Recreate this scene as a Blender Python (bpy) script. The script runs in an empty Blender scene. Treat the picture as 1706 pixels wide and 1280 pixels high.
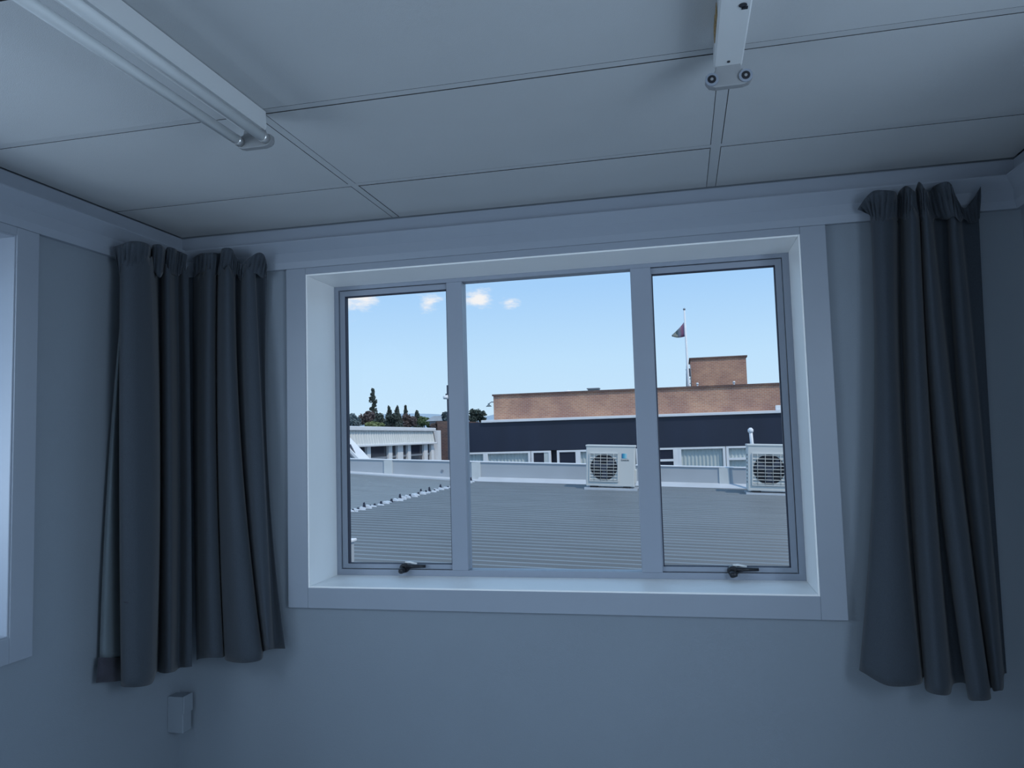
import bpy, bmesh, math, random
from mathutils import Vector, Matrix
random.seed(7)
S = bpy.context.scene
COL = S.collection

# ------------------------------------------------------------------ camera
F_PX = 1255.29
YAW, PITCH, ROLL = -.2194, .0717, -.0282
CAM = Vector((0, -2.75, 1.52))
cy, sy, cp, sp, cr, sr = (math.cos(YAW), math.sin(YAW), math.cos(PITCH), math.sin(PITCH), math.cos(ROLL), math.sin(ROLL))
FW = Vector((sy*cp, cy*cp, sp)); R0 = Vector((cy, -sy, 0)); U0 = R0.cross(FW)
RT = R0*cr + U0*sr; UP = -R0*sr + U0*cr
cam = bpy.data.cameras.new('camera'); cam.sensor_fit = 'HORIZONTAL'; cam.sensor_width = 36
cam.lens = 36*F_PX/1706; cam.clip_start = .02; cam.clip_end = 3000
co = bpy.data.objects.new('camera', cam); COL.objects.link(co)
m = Matrix((RT, UP, -FW)).transposed().to_4x4(); m.translation = CAM
co.matrix_world = m; S.camera = co

def ray(px, py): return FW + RT*((px-853)/F_PX) - UP*((py-640)/F_PX)
def atY(px, py, Y): d = ray(px, py); return CAM + d*((Y-CAM.y)/d.y)
def atX(px, py, X): d = ray(px, py); return CAM + d*((X-CAM.x)/d.x)
def atZ(px, py, Z): d = ray(px, py); return CAM + d*((Z-CAM.z)/d.z)

# ------------------------------------------------------------------ sky, sun, exposure
S.view_settings.view_transform = 'Standard'; S.view_settings.look = 'None'
S.view_settings.exposure = 0.0; S.view_settings.gamma = 1.0; S.view_settings.use_curve_mapping = False
SKY = 1.0
w = bpy.data.worlds.new('sky'); S.world = w; w.use_nodes = True
nt = w.node_tree; nt.nodes.clear(); N = nt.nodes.new; L = nt.links.new
out = N('ShaderNodeOutputWorld'); bg = N('ShaderNodeBackground'); L(bg.outputs[0], out.inputs[0]); bg.inputs[1].default_value = SKY
tc = N('ShaderNodeTexCoord'); sx = N('ShaderNodeSeparateXYZ'); L(tc.outputs['Generated'], sx.inputs[0])
rp = N('ShaderNodeValToRGB'); L(sx.outputs[2], rp.inputs[0])
els = rp.color_ramp.elements
els[0].position = 0.0; els[0].color = (.62, .82, .99, 1)
els[1].position = 1.0; els[1].color = (.36, .61, .96, 1)
for p, c in ((.10, (.53, .77, 1.0, 1)), (.20, (.385, .64, .97, 1)), (.55, (.37, .63, .97, 1))):
    e = els.new(p); e.color = c
# a few small fair-weather clouds, given by their bearing in the sky
noise = N('ShaderNodeTexNoise'); noise.inputs['Scale'].default_value = 34; noise.inputs['Detail'].default_value = 7; noise.inputs['Roughness'].default_value = .62
mp = N('ShaderNodeMapping'); mp.inputs['Scale'].default_value = (1, 1, 2.4); L(tc.outputs['Generated'], mp.inputs[0]); L(mp.outputs[0], noise.inputs[0])
prev = None
for (px, py, rad) in ((795, 496, .046), (588, 496, .070), (715, 503, .035), (850, 503, .03), (480, 380, .09), (1240, 150, .12), (1900, 420, .11)):
    c = ray(px, py).normalized()
    sub = N('ShaderNodeVectorMath'); sub.operation = 'SUBTRACT'; L(tc.outputs['Generated'], sub.inputs[0]); sub.inputs[1].default_value = c
    mul = N('ShaderNodeVectorMath'); mul.operation = 'MULTIPLY'; L(sub.outputs[0], mul.inputs[0]); mul.inputs[1].default_value = (1, 1, 1.9)
    ln = N('ShaderNodeVectorMath'); ln.operation = 'LENGTH'; L(mul.outputs[0], ln.inputs[0])
    mr = N('ShaderNodeMapRange'); L(ln.outputs['Value'], mr.inputs[0])
    mr.inputs[1].default_value = 0; mr.inputs[2].default_value = rad; mr.inputs[3].default_value = 1; mr.inputs[4].default_value = 0
    if prev is None: prev = mr.outputs[0]
    else:
        mx = N('ShaderNodeMath'); mx.operation = 'MAXIMUM'; L(prev, mx.inputs[0]); L(mr.outputs[0], mx.inputs[1]); prev = mx.outputs[0]
ad = N('ShaderNodeMath'); ad.operation = 'MULTIPLY_ADD'; L(prev, ad.inputs[0]); ad.inputs[1].default_value = .62; L(noise.outputs[0], ad.inputs[2])
cm = N('ShaderNodeMapRange'); cm.interpolation_type = 'SMOOTHSTEP'; L(ad.outputs[0], cm.inputs[0]); cm.inputs[1].default_value = .74; cm.inputs[2].default_value = 1.12
mixc = N('ShaderNodeMix'); mixc.data_type = 'RGBA'; L(cm.outputs[0], mixc.inputs[0]); L(rp.outputs[0], mixc.inputs[6]); mixc.inputs[7].default_value = (.93, .92, .93, 1)
L(mixc.outputs[2], bg.inputs[0])

sun = bpy.data.lights.new('sun', 'SUN'); sun.energy = 2.1; sun.angle = .01; sun.color = (1, .90, .76)
so = bpy.data.objects.new('sun', sun); COL.objects.link(so)
so.rotation_euler = Vector((-.55, .42, -.85)).to_track_quat('-Z', 'Y').to_euler()

# area lamps: boosted daylight in the left-hand window, fill in added openings at right and behind the viewer, and a sampling portal for the view window
for nm, loc, dr, sx_, sy_, en in (('daylight_left', (-2.345, -1.75, 1.58), (1, .6, -.6), 1.4, 1.0, 22), ('added_fill_right', (1.42, -2.25, 1.60), (-1, .45, -.35), 1.2, .9, 36), ('added_fill_rear', (-.45, -5.51, 1.25), (.05, 1, -.4), 2.5, 1.7, 15), ('window_portal', (-.512, .34, 1.58), (0, -1, 0), 1.92, 1.28, 0)):
    a = bpy.data.lights.new(nm, 'AREA'); a.shape = 'RECTANGLE'; a.size = sx_; a.size_y = sy_; a.energy = en; a.color = (.62, .79, 1.0)
    a.cycles.is_portal = en == 0
    p = bpy.data.objects.new(nm, a); COL.objects.link(p); p.location = loc
    p.rotation_euler = Vector(dr).to_track_quat('-Z', 'Z').to_euler()

# ------------------------------------------------------------------ materials
def pmat(name, col, rough=.6, metal=0, var=.0, vscale=8, bump=0, bscale=200, detail=4, spec=.5, stretch=None):
    mt = bpy.data.materials.new(name); mt.use_nodes = True; t = mt.node_tree
    b = t.nodes['Principled BSDF']; b.inputs['Roughness'].default_value = rough; b.inputs['Metallic'].default_value = metal
    b.inputs['Specular IOR Level'].default_value = spec
    c = (*col, 1)
    o = t.nodes.new('ShaderNodeTexCoord'); src = o.outputs['Object']
    if stretch:
        q = t.nodes.new('ShaderNodeMapping'); q.inputs['Scale'].default_value = stretch; t.links.new(src, q.inputs[0]); src = q.outputs[0]
    n = t.nodes.new('ShaderNodeTexNoise'); n.inputs['Scale'].default_value = vscale; n.inputs['Detail'].default_value = detail
    t.links.new(src, n.inputs[0])
    r = t.nodes.new('ShaderNodeValToRGB'); t.links.new(n.outputs[0], r.inputs[0])
    r.color_ramp.elements[0].position = .3; r.color_ramp.elements[1].position = .7
    r.color_ramp.elements[0].color = (*[x*(1-var) for x in col], 1); r.color_ramp.elements[1].color = (*[min(1, x*(1+var)) for x in col], 1)
    t.links.new(r.outputs[0], b.inputs['Base Color'])
    if bump:
        n2 = t.nodes.new('ShaderNodeTexNoise'); n2.inputs['Scale'].default_value = bscale; n2.inputs['Detail'].default_value = 3
        t.links.new(src, n2.inputs[0])
        bp = t.nodes.new('ShaderNodeBump'); bp.inputs['Strength'].default_value = bump; bp.inputs['Distance'].default_value = .002
        t.links.new(n2.outputs[0], bp.inputs['Height']); t.links.new(bp.outputs[0], b.inputs['Normal'])
    return mt

def brick_mat(name, c1, c2, mortar, bw=.23, bh=.086):
    mt = bpy.data.materials.new(name); mt.use_nodes = True; t = mt.node_tree
    b = t.nodes['Principled BSDF']; b.inputs['Roughness'].default_value = .85
    o = t.nodes.new('ShaderNodeTexCoord'); q = t.nodes.new('ShaderNodeMapping'); q.inputs['Rotation'].default_value = (math.pi/2, 0, 0)
    t.links.new(o.outputs['Object'], q.inputs[0])
    k = t.nodes.new('ShaderNodeTexBrick'); t.links.new(q.outputs[0], k.inputs[0])
    k.inputs['Scale'].default_value = 1; k.inputs['Brick Width'].default_value = bw; k.inputs['Row Height'].default_value = bh; k.inputs['Mortar Size'].default_value = .009
    k.inputs['Color1'].default_value = (*c1, 1); k.inputs['Color2'].default_value = (*c2, 1); k.inputs['Mortar'].default_value = (*mortar, 1)
    n = t.nodes.new('ShaderNodeTexNoise'); n.inputs['Scale'].default_value = .9; n.inputs['Detail'].default_value = 5; t.links.new(o.outputs['Object'], n.inputs[0])
    r = t.nodes.new('ShaderNodeValToRGB'); r.color_ramp.elements[0].position = .35; r.color_ramp.elements[1].position = .68
    r.color_ramp.elements[0].color = (.78, .74, .76, 1); r.color_ramp.elements[1].color = (1.12, 1.1, 1.0, 1); t.links.new(n.outputs[0], r.inputs[0])
    x = t.nodes.new('ShaderNodeMix'); x.data_type = 'RGBA'; x.blend_type = 'MULTIPLY'; x.inputs[0].default_value = 1
    t.links.new(k.outputs[0], x.inputs[6]); t.links.new(r.outputs[0], x.inputs[7]); t.links.new(x.outputs[2], b.inputs['Base Color'])
    return mt

def glass_mat(name, tint=(.985, .99, .99)):
    mt = bpy.data.materials.new(name); mt.use_nodes = True; t = mt.node_tree; t.nodes.clear()
    o = t.nodes.new('ShaderNodeOutputMaterial'); mx = t.nodes.new('ShaderNodeMixShader'); tr = t.nodes.new('ShaderNodeBsdfTransparent'); gl = t.nodes.new('ShaderNodeBsdfGlossy')
    tr.inputs[0].default_value = (*tint, 1); gl.inputs['Roughness'].default_value = .02
    fr = t.nodes.new('ShaderNodeFresnel'); fr.inputs[0].default_value = 1.06
    t.links.new(fr.outputs[0], mx.inputs[0]); t.links.new(tr.outputs[0], mx.inputs[1]); t.links.new(gl.outputs[0], mx.inputs[2]); t.links.new(mx.outputs[0], o.inputs[0])
    return mt

def cloth_mat(name, col, var=.18):
    mt = bpy.data.materials.new(name); mt.use_nodes = True; t = mt.node_tree
    b = t.nodes['Principled BSDF']; b.inputs['Roughness'].default_value = .95; b.inputs['Specular IOR Level'].default_value = .1
    b.inputs['Sheen Weight'].default_value = .15
    o = t.nodes.new('ShaderNodeTexCoord')
    hs = []
    for sc in ((240, 240, 900), (900, 900, 150)):
        q = t.nodes.new('ShaderNodeMapping'); q.inputs['Scale'].default_value = sc; t.links.new(o.outputs['Object'], q.inputs[0])
        n = t.nodes.new('ShaderNodeTexNoise'); n.inputs['Scale'].default_value = 1; n.inputs['Detail'].default_value = 2; t.links.new(q.outputs[0], n.inputs[0]); hs.append(n)
    a = t.nodes.new('ShaderNodeMath'); a.operation = 'ADD'; t.links.new(hs[0].outputs[0], a.inputs[0]); t.links.new(hs[1].outputs[0], a.inputs[1])
    r = t.nodes.new('ShaderNodeMapRange'); t.links.new(a.outputs[0], r.inputs[0]); r.inputs[1].default_value = .6; r.inputs[2].default_value = 1.4
    x = t.nodes.new('ShaderNodeMix'); x.data_type = 'RGBA'; t.links.new(r.outputs[0], x.inputs[0])
    x.inputs[6].default_value = (*[c*(1-var) for c in col], 1); x.inputs[7].default_value = (*[c*(1+var) for c in col], 1)
    t.links.new(x.outputs[2], b.inputs['Base Color'])
    bp = t.nodes.new('ShaderNodeBump'); bp.inputs['Strength'].default_value = .25; bp.inputs['Distance'].default_value = .001
    t.links.new(a.outputs[0], bp.inputs['Height']); t.links.new(bp.outputs[0], b.inputs['Normal'])
    return mt

def ramp_mat(name, axis, stops, rough=.6):
    """flat print: colour bands along one generated axis"""
    mt = bpy.data.materials.new(name); mt.use_nodes = True; t = mt.node_tree
    b = t.nodes['Principled BSDF']; b.inputs['Roughness'].default_value = rough
    o = t.nodes.new('ShaderNodeTexCoord'); s = t.nodes.new('ShaderNodeSeparateXYZ'); t.links.new(o.outputs['Generated'], s.inputs[0])
    r = t.nodes.new('ShaderNodeValToRGB'); t.links.new(s.outputs[axis], r.inputs[0])
    e = r.color_ramp.elements; e[0].position, e[0].color = stops[0][0], (*stops[0][1], 1); e[1].position, e[1].color = stops[-1][0], (*stops[-1][1], 1)
    for p, c in stops[1:-1]: k = e.new(p); k.color = (*c, 1)
    t.links.new(r.outputs[0], b.inputs['Base Color']); return mt

M = dict(
    wall=pmat('wall_paint', (.215, .25, .29), .7, var=.02, vscale=3, bump=.25, bscale=350),
    ceil=pmat('ceiling_tile_face', (.47, .49, .505), .85, var=.02, vscale=4, bump=.3, bscale=420),
    tee=pmat('ceiling_bar_paint', (.46, .48, .495), .5),
    trim=pmat('trim_gloss_paint', (.28, .315, .37), .4, var=.015, vscale=5),
    white=pmat('window_white_paint', (.93, .93, .92), .4, var=.015, vscale=5),
    alu=pmat('window_aluminium_paint', (.30, .335, .40), .4),
    black=pmat('black_plastic', (.012, .013, .018), .4),
    rubber=pmat('window_gasket', (.03, .035, .06), .6),
    edge=pmat('tile_edge_joint_shade', (.05, .05, .05), .95, var=.2, vscale=40),  # raw tile edge, also used as painted joint shade on the bars
    floor=pmat('floor_carpet', (.56, .57, .57), .95, var=.15, vscale=60),
    glass=glass_mat('window_glass'),
    cloth=cloth_mat('curtain_weave', (.052, .063, .078)),
    lining=cloth_mat('curtain_lining', (.13, .16, .18), .1),
    hem=cloth_mat('curtain_hem', (.05, .05, .065)),
    batten=pmat('batten_enamel', (.60, .62, .63), .35),
    holder=pmat('lamp_holder_plastic', (.24, .25, .26), .5),
    tube=pmat('fluorescent_tube_glass', (.66, .69, .70), .15),
    metal=pmat('tube_cap_metal', (.55, .55, .55), .35, metal=.8),
    rust=pmat('rust_stain', (.30, .21, .10), .9, var=.4, vscale=120),
    roof=pmat('roof_sheet_paint', (.15, .175, .20), .38, var=.10, vscale=1.2, spec=.6, stretch=(1, 6, 1)),
    roofb=pmat('roof_sheet_pale', (.185, .215, .24), .45, var=.10, vscale=1.2, spec=.5, stretch=(1, 6, 1)),  # paler than the near sheeting
    flash=pmat('roof_flashing', (.50, .55, .62), .4, var=.08, vscale=3),
    parapet=pmat('parapet_concrete', (.40, .44, .49), .8, var=.05, vscale=2),
    pier=pmat('parapet_pier_paint', (.58, .62, .64), .8, var=.06, vscale=4),
    acw=pmat('ac_casing', (.62, .64, .64), .4, var=.02, vscale=4),
    acg=pmat('ac_grille', (.60, .62, .62), .45),
    dark=pmat('fan_cavity', (.012, .013, .02), .6),
    navy=pmat('navy_cladding', (.014, .021, .046), .5, var=.18, vscale=.7, stretch=(1, 1, .3)),
    brick=brick_mat('brown_brick', (.50, .27, .19), (.40, .21, .155), (.50, .42, .38)),
    brick2=brick_mat('dark_brick', (.17, .10, .085), (.12, .075, .07), (.18, .15, .15)),
    bwhite=pmat('building_white_paint', (.72, .75, .80), .6, var=.04, vscale=2),
    fascia=pmat('pale_metal_fascia', (.60, .63, .64), .55, var=.06, vscale=3, stretch=(1, 6, .3)),
    dglass=pmat('dark_window_glass', (.022, .026, .045), .12),
    drape=pmat('pale_blind', (.52, .58, .60), .8, var=.1, vscale=9, stretch=(6, 6, .2)),
    steel=pmat('grey_steel', (.22, .25, .30), .5),
    polem=pmat('dark_pole_paint', (.045, .055, .085), .5),
    grey=pmat('grey_box_paint', (.20, .25, .28), .6),
    ground=pmat('asphalt_ground', (.16, .17, .17), .9, var=.2, vscale=.2),
    hill=pmat('hazy_hill', (.30, .40, .50), 1, var=.08, vscale=.02),  # distance haze put into the hill colour
    bark=pmat('bark', (.06, .05, .045), .9, var=.2, vscale=6),
    lf1=pmat('pine_foliage', (.035, .055, .05), .8, var=.35, vscale=1.5),
    lf2=pmat('reddish_foliage', (.065, .050, .052), .8, var=.35, vscale=1.5),
    lf3=pmat('yellow_green_foliage', (.13, .17, .07), .8, var=.3, vscale=1.5),
    lf4=pmat('blue_green_foliage', (.10, .145, .17), .8, var=.3, vscale=1.5),
    lf5=pmat('green_foliage', (.06, .10, .045), .8, var=.35, vscale=1.5),
    logo=ramp_mat('badge_print', 0, [(0, (.02, .10, .30)), (.35, (.05, .38, .55)), (.7, (.35, .65, .75)), (1, (.75, .62, .62))]),
    flag=ramp_mat('flag_print', 0, [(0, (.10, .13, .14)), (.45, (.17, .20, .19)), (.62, (.42, .38, .44)), (.8, (.30, .12, .20)), (1, (.04, .04, .14))]),
)

# ------------------------------------------------------------------ mesh helpers
class MB:
    def __init__(s): s.v = []; s.f = []; s.sm = []
    def quad(s, pts, smooth=False):
        b = len(s.v); s.v += [tuple(p) for p in pts]; s.f.append(tuple(range(b, b+len(pts)))); s.sm.append(smooth); return s
    def box(s, x0, x1, y0, y1, z0, z1):
        x0, x1 = sorted((x0, x1)); y0, y1 = sorted((y0, y1)); z0, z1 = sorted((z0, z1))
        b = len(s.v); s.v += [(x, y, z) for z in (z0, z1) for y in (y0, y1) for x in (x0, x1)]
        for q in ((0, 2, 3, 1), (4, 5, 7, 6), (0, 1, 5, 4), (2, 6, 7, 3), (0, 4, 6, 2), (1, 3, 7, 5)): s.f.append(tuple(b+i for i in q)); s.sm.append(False)
        return s
    def hexa(s, p):   # 8 points, bottom ring then top ring
        b = len(s.v); s.v += [tuple(q) for q in p]
        for q in ((3, 2, 1, 0), (4, 5, 6, 7), (0, 1, 5, 4), (1, 2, 6, 5), (2, 3, 7, 6), (3, 0, 4, 7)): s.f.append(tuple(b+i for i in q)); s.sm.append(False)
        return s
    def tube(s, path, r, n=12, cap=True):
        path = [Vector(p) for p in path]; rr = r if isinstance(r, (list, tuple)) else [r]*len(path)
        b = len(s.v); ref = None
        for i, p in enumerate(path):
            t = (path[min(i+1, len(path)-1)]-path[max(i-1, 0)]).normalized()
            if ref is None: ref = Vector((0, 0, 1)) if abs(t.z) < .9 else Vector((1, 0, 0))
            u = t.cross(ref).normalized(); v = u.cross(t)
            for k in range(n):
                a = 2*math.pi*k/n; q = p+(u*math.cos(a)+v*math.sin(a))*rr[i]; s.v.append(tuple(q))
        for i in range(len(path)-1):
            for k in range(n):
                k2 = (k+1) % n; s.f.append((b+i*n+k, b+(i+1)*n+k, b+(i+1)*n+k2, b+i*n+k2)); s.sm.append(True)
        if cap:
            s.f.append(tuple(b+k for k in range(n))); s.sm.append(False)
            s.f.append(tuple(b+(len(path)-1)*n+k for k in reversed(range(n)))); s.sm.append(False)
        return s
    def extrude(s, prof, f0, f1):   # closed profile, two mapping functions for the ends
        n = len(prof); b = len(s.v); s.v += [tuple(f0(*p)) for p in prof]+[tuple(f1(*p)) for p in prof]
        for i in range(n):
            j = (i+1) % n; s.f.append((b+i, b+j, b+n+j, b+n+i)); s.sm.append(False)
        s.f.append(tuple(b+i for i in reversed(range(n)))); s.sm.append(False); s.f.append(tuple(b+n+i for i in range(n))); s.sm.append(False)
        return s
    def grid(s, rows, smooth=True):
        b = len(s.v); n = len(rows[0])
        for r in rows: s.v += [tuple(p) for p in r]
        for i in range(len(rows)-1):
            for k in range(n-1): s.f.append((b+i*n+k, b+i*n+k+1, b+(i+1)*n+k+1, b+(i+1)*n+k)); s.sm.append(smooth)
        return s
    def build(s, name, mat, parent=None, bevel=0, solid=0, recalc=True):
        me = bpy.data.meshes.new(name); me.from_pydata(s.v, [], s.f)
        if recalc:
            bm = bmesh.new(); bm.from_mesh(me)
            for f, k in zip(bm.faces, s.sm): f.smooth = k
            bmesh.ops.recalc_face_normals(bm, faces=bm.faces); bm.to_mesh(me); bm.free()
        else: me.polygons.foreach_set('use_smooth', s.sm)
        me.materials.append(mat); o = bpy.data.objects.new(name, me); COL.objects.link(o)
        if parent: o.parent = parent
        if bevel:
            q = o.modifiers.new('bevel', 'BEVEL'); q.width = bevel; q.segments = 2; q.limit_method = 'ANGLE'; q.angle_limit = .6
        if solid:
            q = o.modifiers.new('solid', 'SOLIDIFY'); q.thickness = solid; q.offset = 0
        return o
def tag(o, label=None, cat=None, group=None, kind=None):
    if label: o['label'] = label
    if cat: o['category'] = cat
    if group: o['group'] = group
    if kind: o['kind'] = kind
    return o
def empty(name, loc=(0, 0, 0), rot=(0, 0, 0)):
    o = bpy.data.objects.new(name, None); COL.objects.link(o); o.location = loc; o.rotation_euler = rot; o.empty_display_size = .1; return o
def copy_tree(o, parent=None):
    c = o.copy(); COL.objects.link(c); c.parent = parent
    for ch in list(o.children): copy_tree(ch, c)
    return c
def struct(o, label, cat): return tag(o, label, cat, kind='structure')

# ------------------------------------------------------------------ room shell
XL, XR, YB, YR, ZC = -2.038, 1.130, .018, -5.2, 2.40     # wall planes
W1 = (-1.45, .426, .963, 2.1965)                          # window opening x0,x1,z0,z1
LW = (-2.69, -.812, .963, 2.1965)                         # left wall window opening y0,y1,z0,z1
RW = (-1.75, .85, .35, 2.15)                              # added glazed opening behind the camera, for fill light
TH = .30
fl = MB().box(XL-.02, XR+.02, YR-.02, YB+.02, -.2, 0).build('floor', M['floor']); struct(fl, 'grey carpeted floor of the room', 'floor')
b = MB(); g = .022
b.box(XL-TH, W1[0]-g, YB, YB+TH, -.2, 2.75); b.box(W1[1]+g, XR+TH, YB, YB+TH, -.2, 2.75)
b.box(W1[0]-g, W1[1]+g, YB, YB+TH, -.2, W1[2]-g); b.box(W1[0]-g, W1[1]+g, YB, YB+TH, W1[3]+g, 2.75)
struct(b.build('wall_back', M['wall']), 'pale blue-grey painted wall around the wide three-pane window', 'wall')
b = MB(); X0 = XL-TH
b.box(X0, XL, YR-TH, LW[0]-g, -.2, 2.75); b.box(X0, XL, LW[1]+g, YB, -.2, 2.75)
b.box(X0, XL, LW[0]-g, LW[1]+g, -.2, LW[2]-g); b.box(X0, XL, LW[0]-g, LW[1]+g, LW[3]+g, 2.75)
struct(b.build('wall_left', M['wall']), 'pale blue-grey wall at the left with a window edge', 'wall')
RR = (-3.19, -1.312, .963, 2.1965)  # added unseen opening in the right wall, for a fill lamp
b = MB()
b.box(XR, XR+TH, YR-TH, RR[0]-g, -.2, 2.75); b.box(XR, XR+TH, RR[1]+g, YB, -.2, 2.75)
b.box(XR, XR+TH, RR[0]-g, RR[1]+g, -.2, RR[2]-g); b.box(XR, XR+TH, RR[0]-g, RR[1]+g, RR[3]+g, 2.75)
struct(b.build('wall_right', M['wall']), 'blue-grey wall at the right edge', 'wall')
b = MB()
b.box(XL, RW[0]-g, YR-TH, YR, -.2, 2.75); b.box(RW[1]+g, XR, YR-TH, YR, -.2, 2.75)
b.box(RW[0]-g, RW[1]+g, YR-TH, YR, -.2, RW[2]-g); b.box(RW[0]-g, RW[1]+g, YR-TH, YR, RW[3]+g, 2.75)
struct(b.build('wall_rear', M['wall']), 'wall behind the viewer with an added wide glazed opening', 'wall')

# ceiling: slab, lay-in tiles and exposed bars
def dark_joint_sides(o):  # raw tile edges; bar sides darkened to paint in the joint shade
    o.data.materials.append(M['edge'])
    for p in o.data.polygons:
        if abs(p.normal.z) < .5: p.material_index = 1
ceiling = MB().box(XL, XR, YR, YB, 2.43, 2.75).build('ceiling', M['edge']); struct(ceiling, 'white suspended ceiling of large rectangular tiles', 'ceiling')
XF0, XF1, YF = -2.02, 1.112, 0.0
colsx = [(XF0, -1.075), (-1.050, .125), (.155, XF1)]
ys = [-.386]
while ys[-1]-.6 > YR: ys.append(ys[-1]-.6)
rows = [(YF, ys[0])]+[(ys[i]-.024, ys[i+1]) for i in range(len(ys)-1)]+[(ys[-1]-.024, YR)]
for (xa, xb) in colsx:
    for (ya, yb) in rows:
        r_ = random.random
        j = [.0018+.0030*r_()**2 for _ in range(4)]
        z = 2.4000+.0010*r_()
        t = MB().box(xa+j[0], xb-j[1], ya-j[2]-(.003 if ya == YF else 0), yb+j[3], z, z+.014).build('ceiling_tile', M['ceil'], ceiling); dark_joint_sides(t)
for x0, x1 in ((-1.075, -1.050), (.125, .155)):
    t = MB().box(x0, x1, YR, YF-.003, 2.4012, 2.43).build('ceiling_bar', M['tee'], ceiling); dark_joint_sides(t)
for y in ys:
    for (xa, xb) in colsx: dark_joint_sides(MB().box(xa, xb, y-.024, y, 2.4014, 2.43).build('ceiling_bar', M['tee'], ceiling))

# cornice / curtain-track moulding round the room
PROF = [(.018, 2.3955), (.018, 2.338), (.060, 2.334), (.060, 2.329), (.030, 2.292), (.030, 2.254), (.0195, 2.2295), (0, 2.2295), (0, 2.3955)]
o = MB().extrude(PROF, lambda d, z: (XL+d, YB-d, z), lambda d, z: (XR-d, YB-d, z)).build('trim_1', M['trim']); struct(o, 'painted track moulding running above the wide window', 'trim')
o = MB().extrude(PROF, lambda d, z: (XL+d, YR, z), lambda d, z: (XL+d, YB-d, z)).build('trim_2', M['trim']); struct(o, 'painted track moulding along the top of the left wall', 'trim')
o = MB().extrude(PROF, lambda d, z: (XR-d, YR, z), lambda d, z: (XR-d, YB-d, z)).build('trim_3', M['trim']); struct(o, 'painted track moulding along the top of the right wall', 'trim')
MB().tube([(XR-.0185, -.10, 2.355), (XR-.024, -.10, 2.355)], .006, 10).build('screw', M['black'], o)

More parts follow.
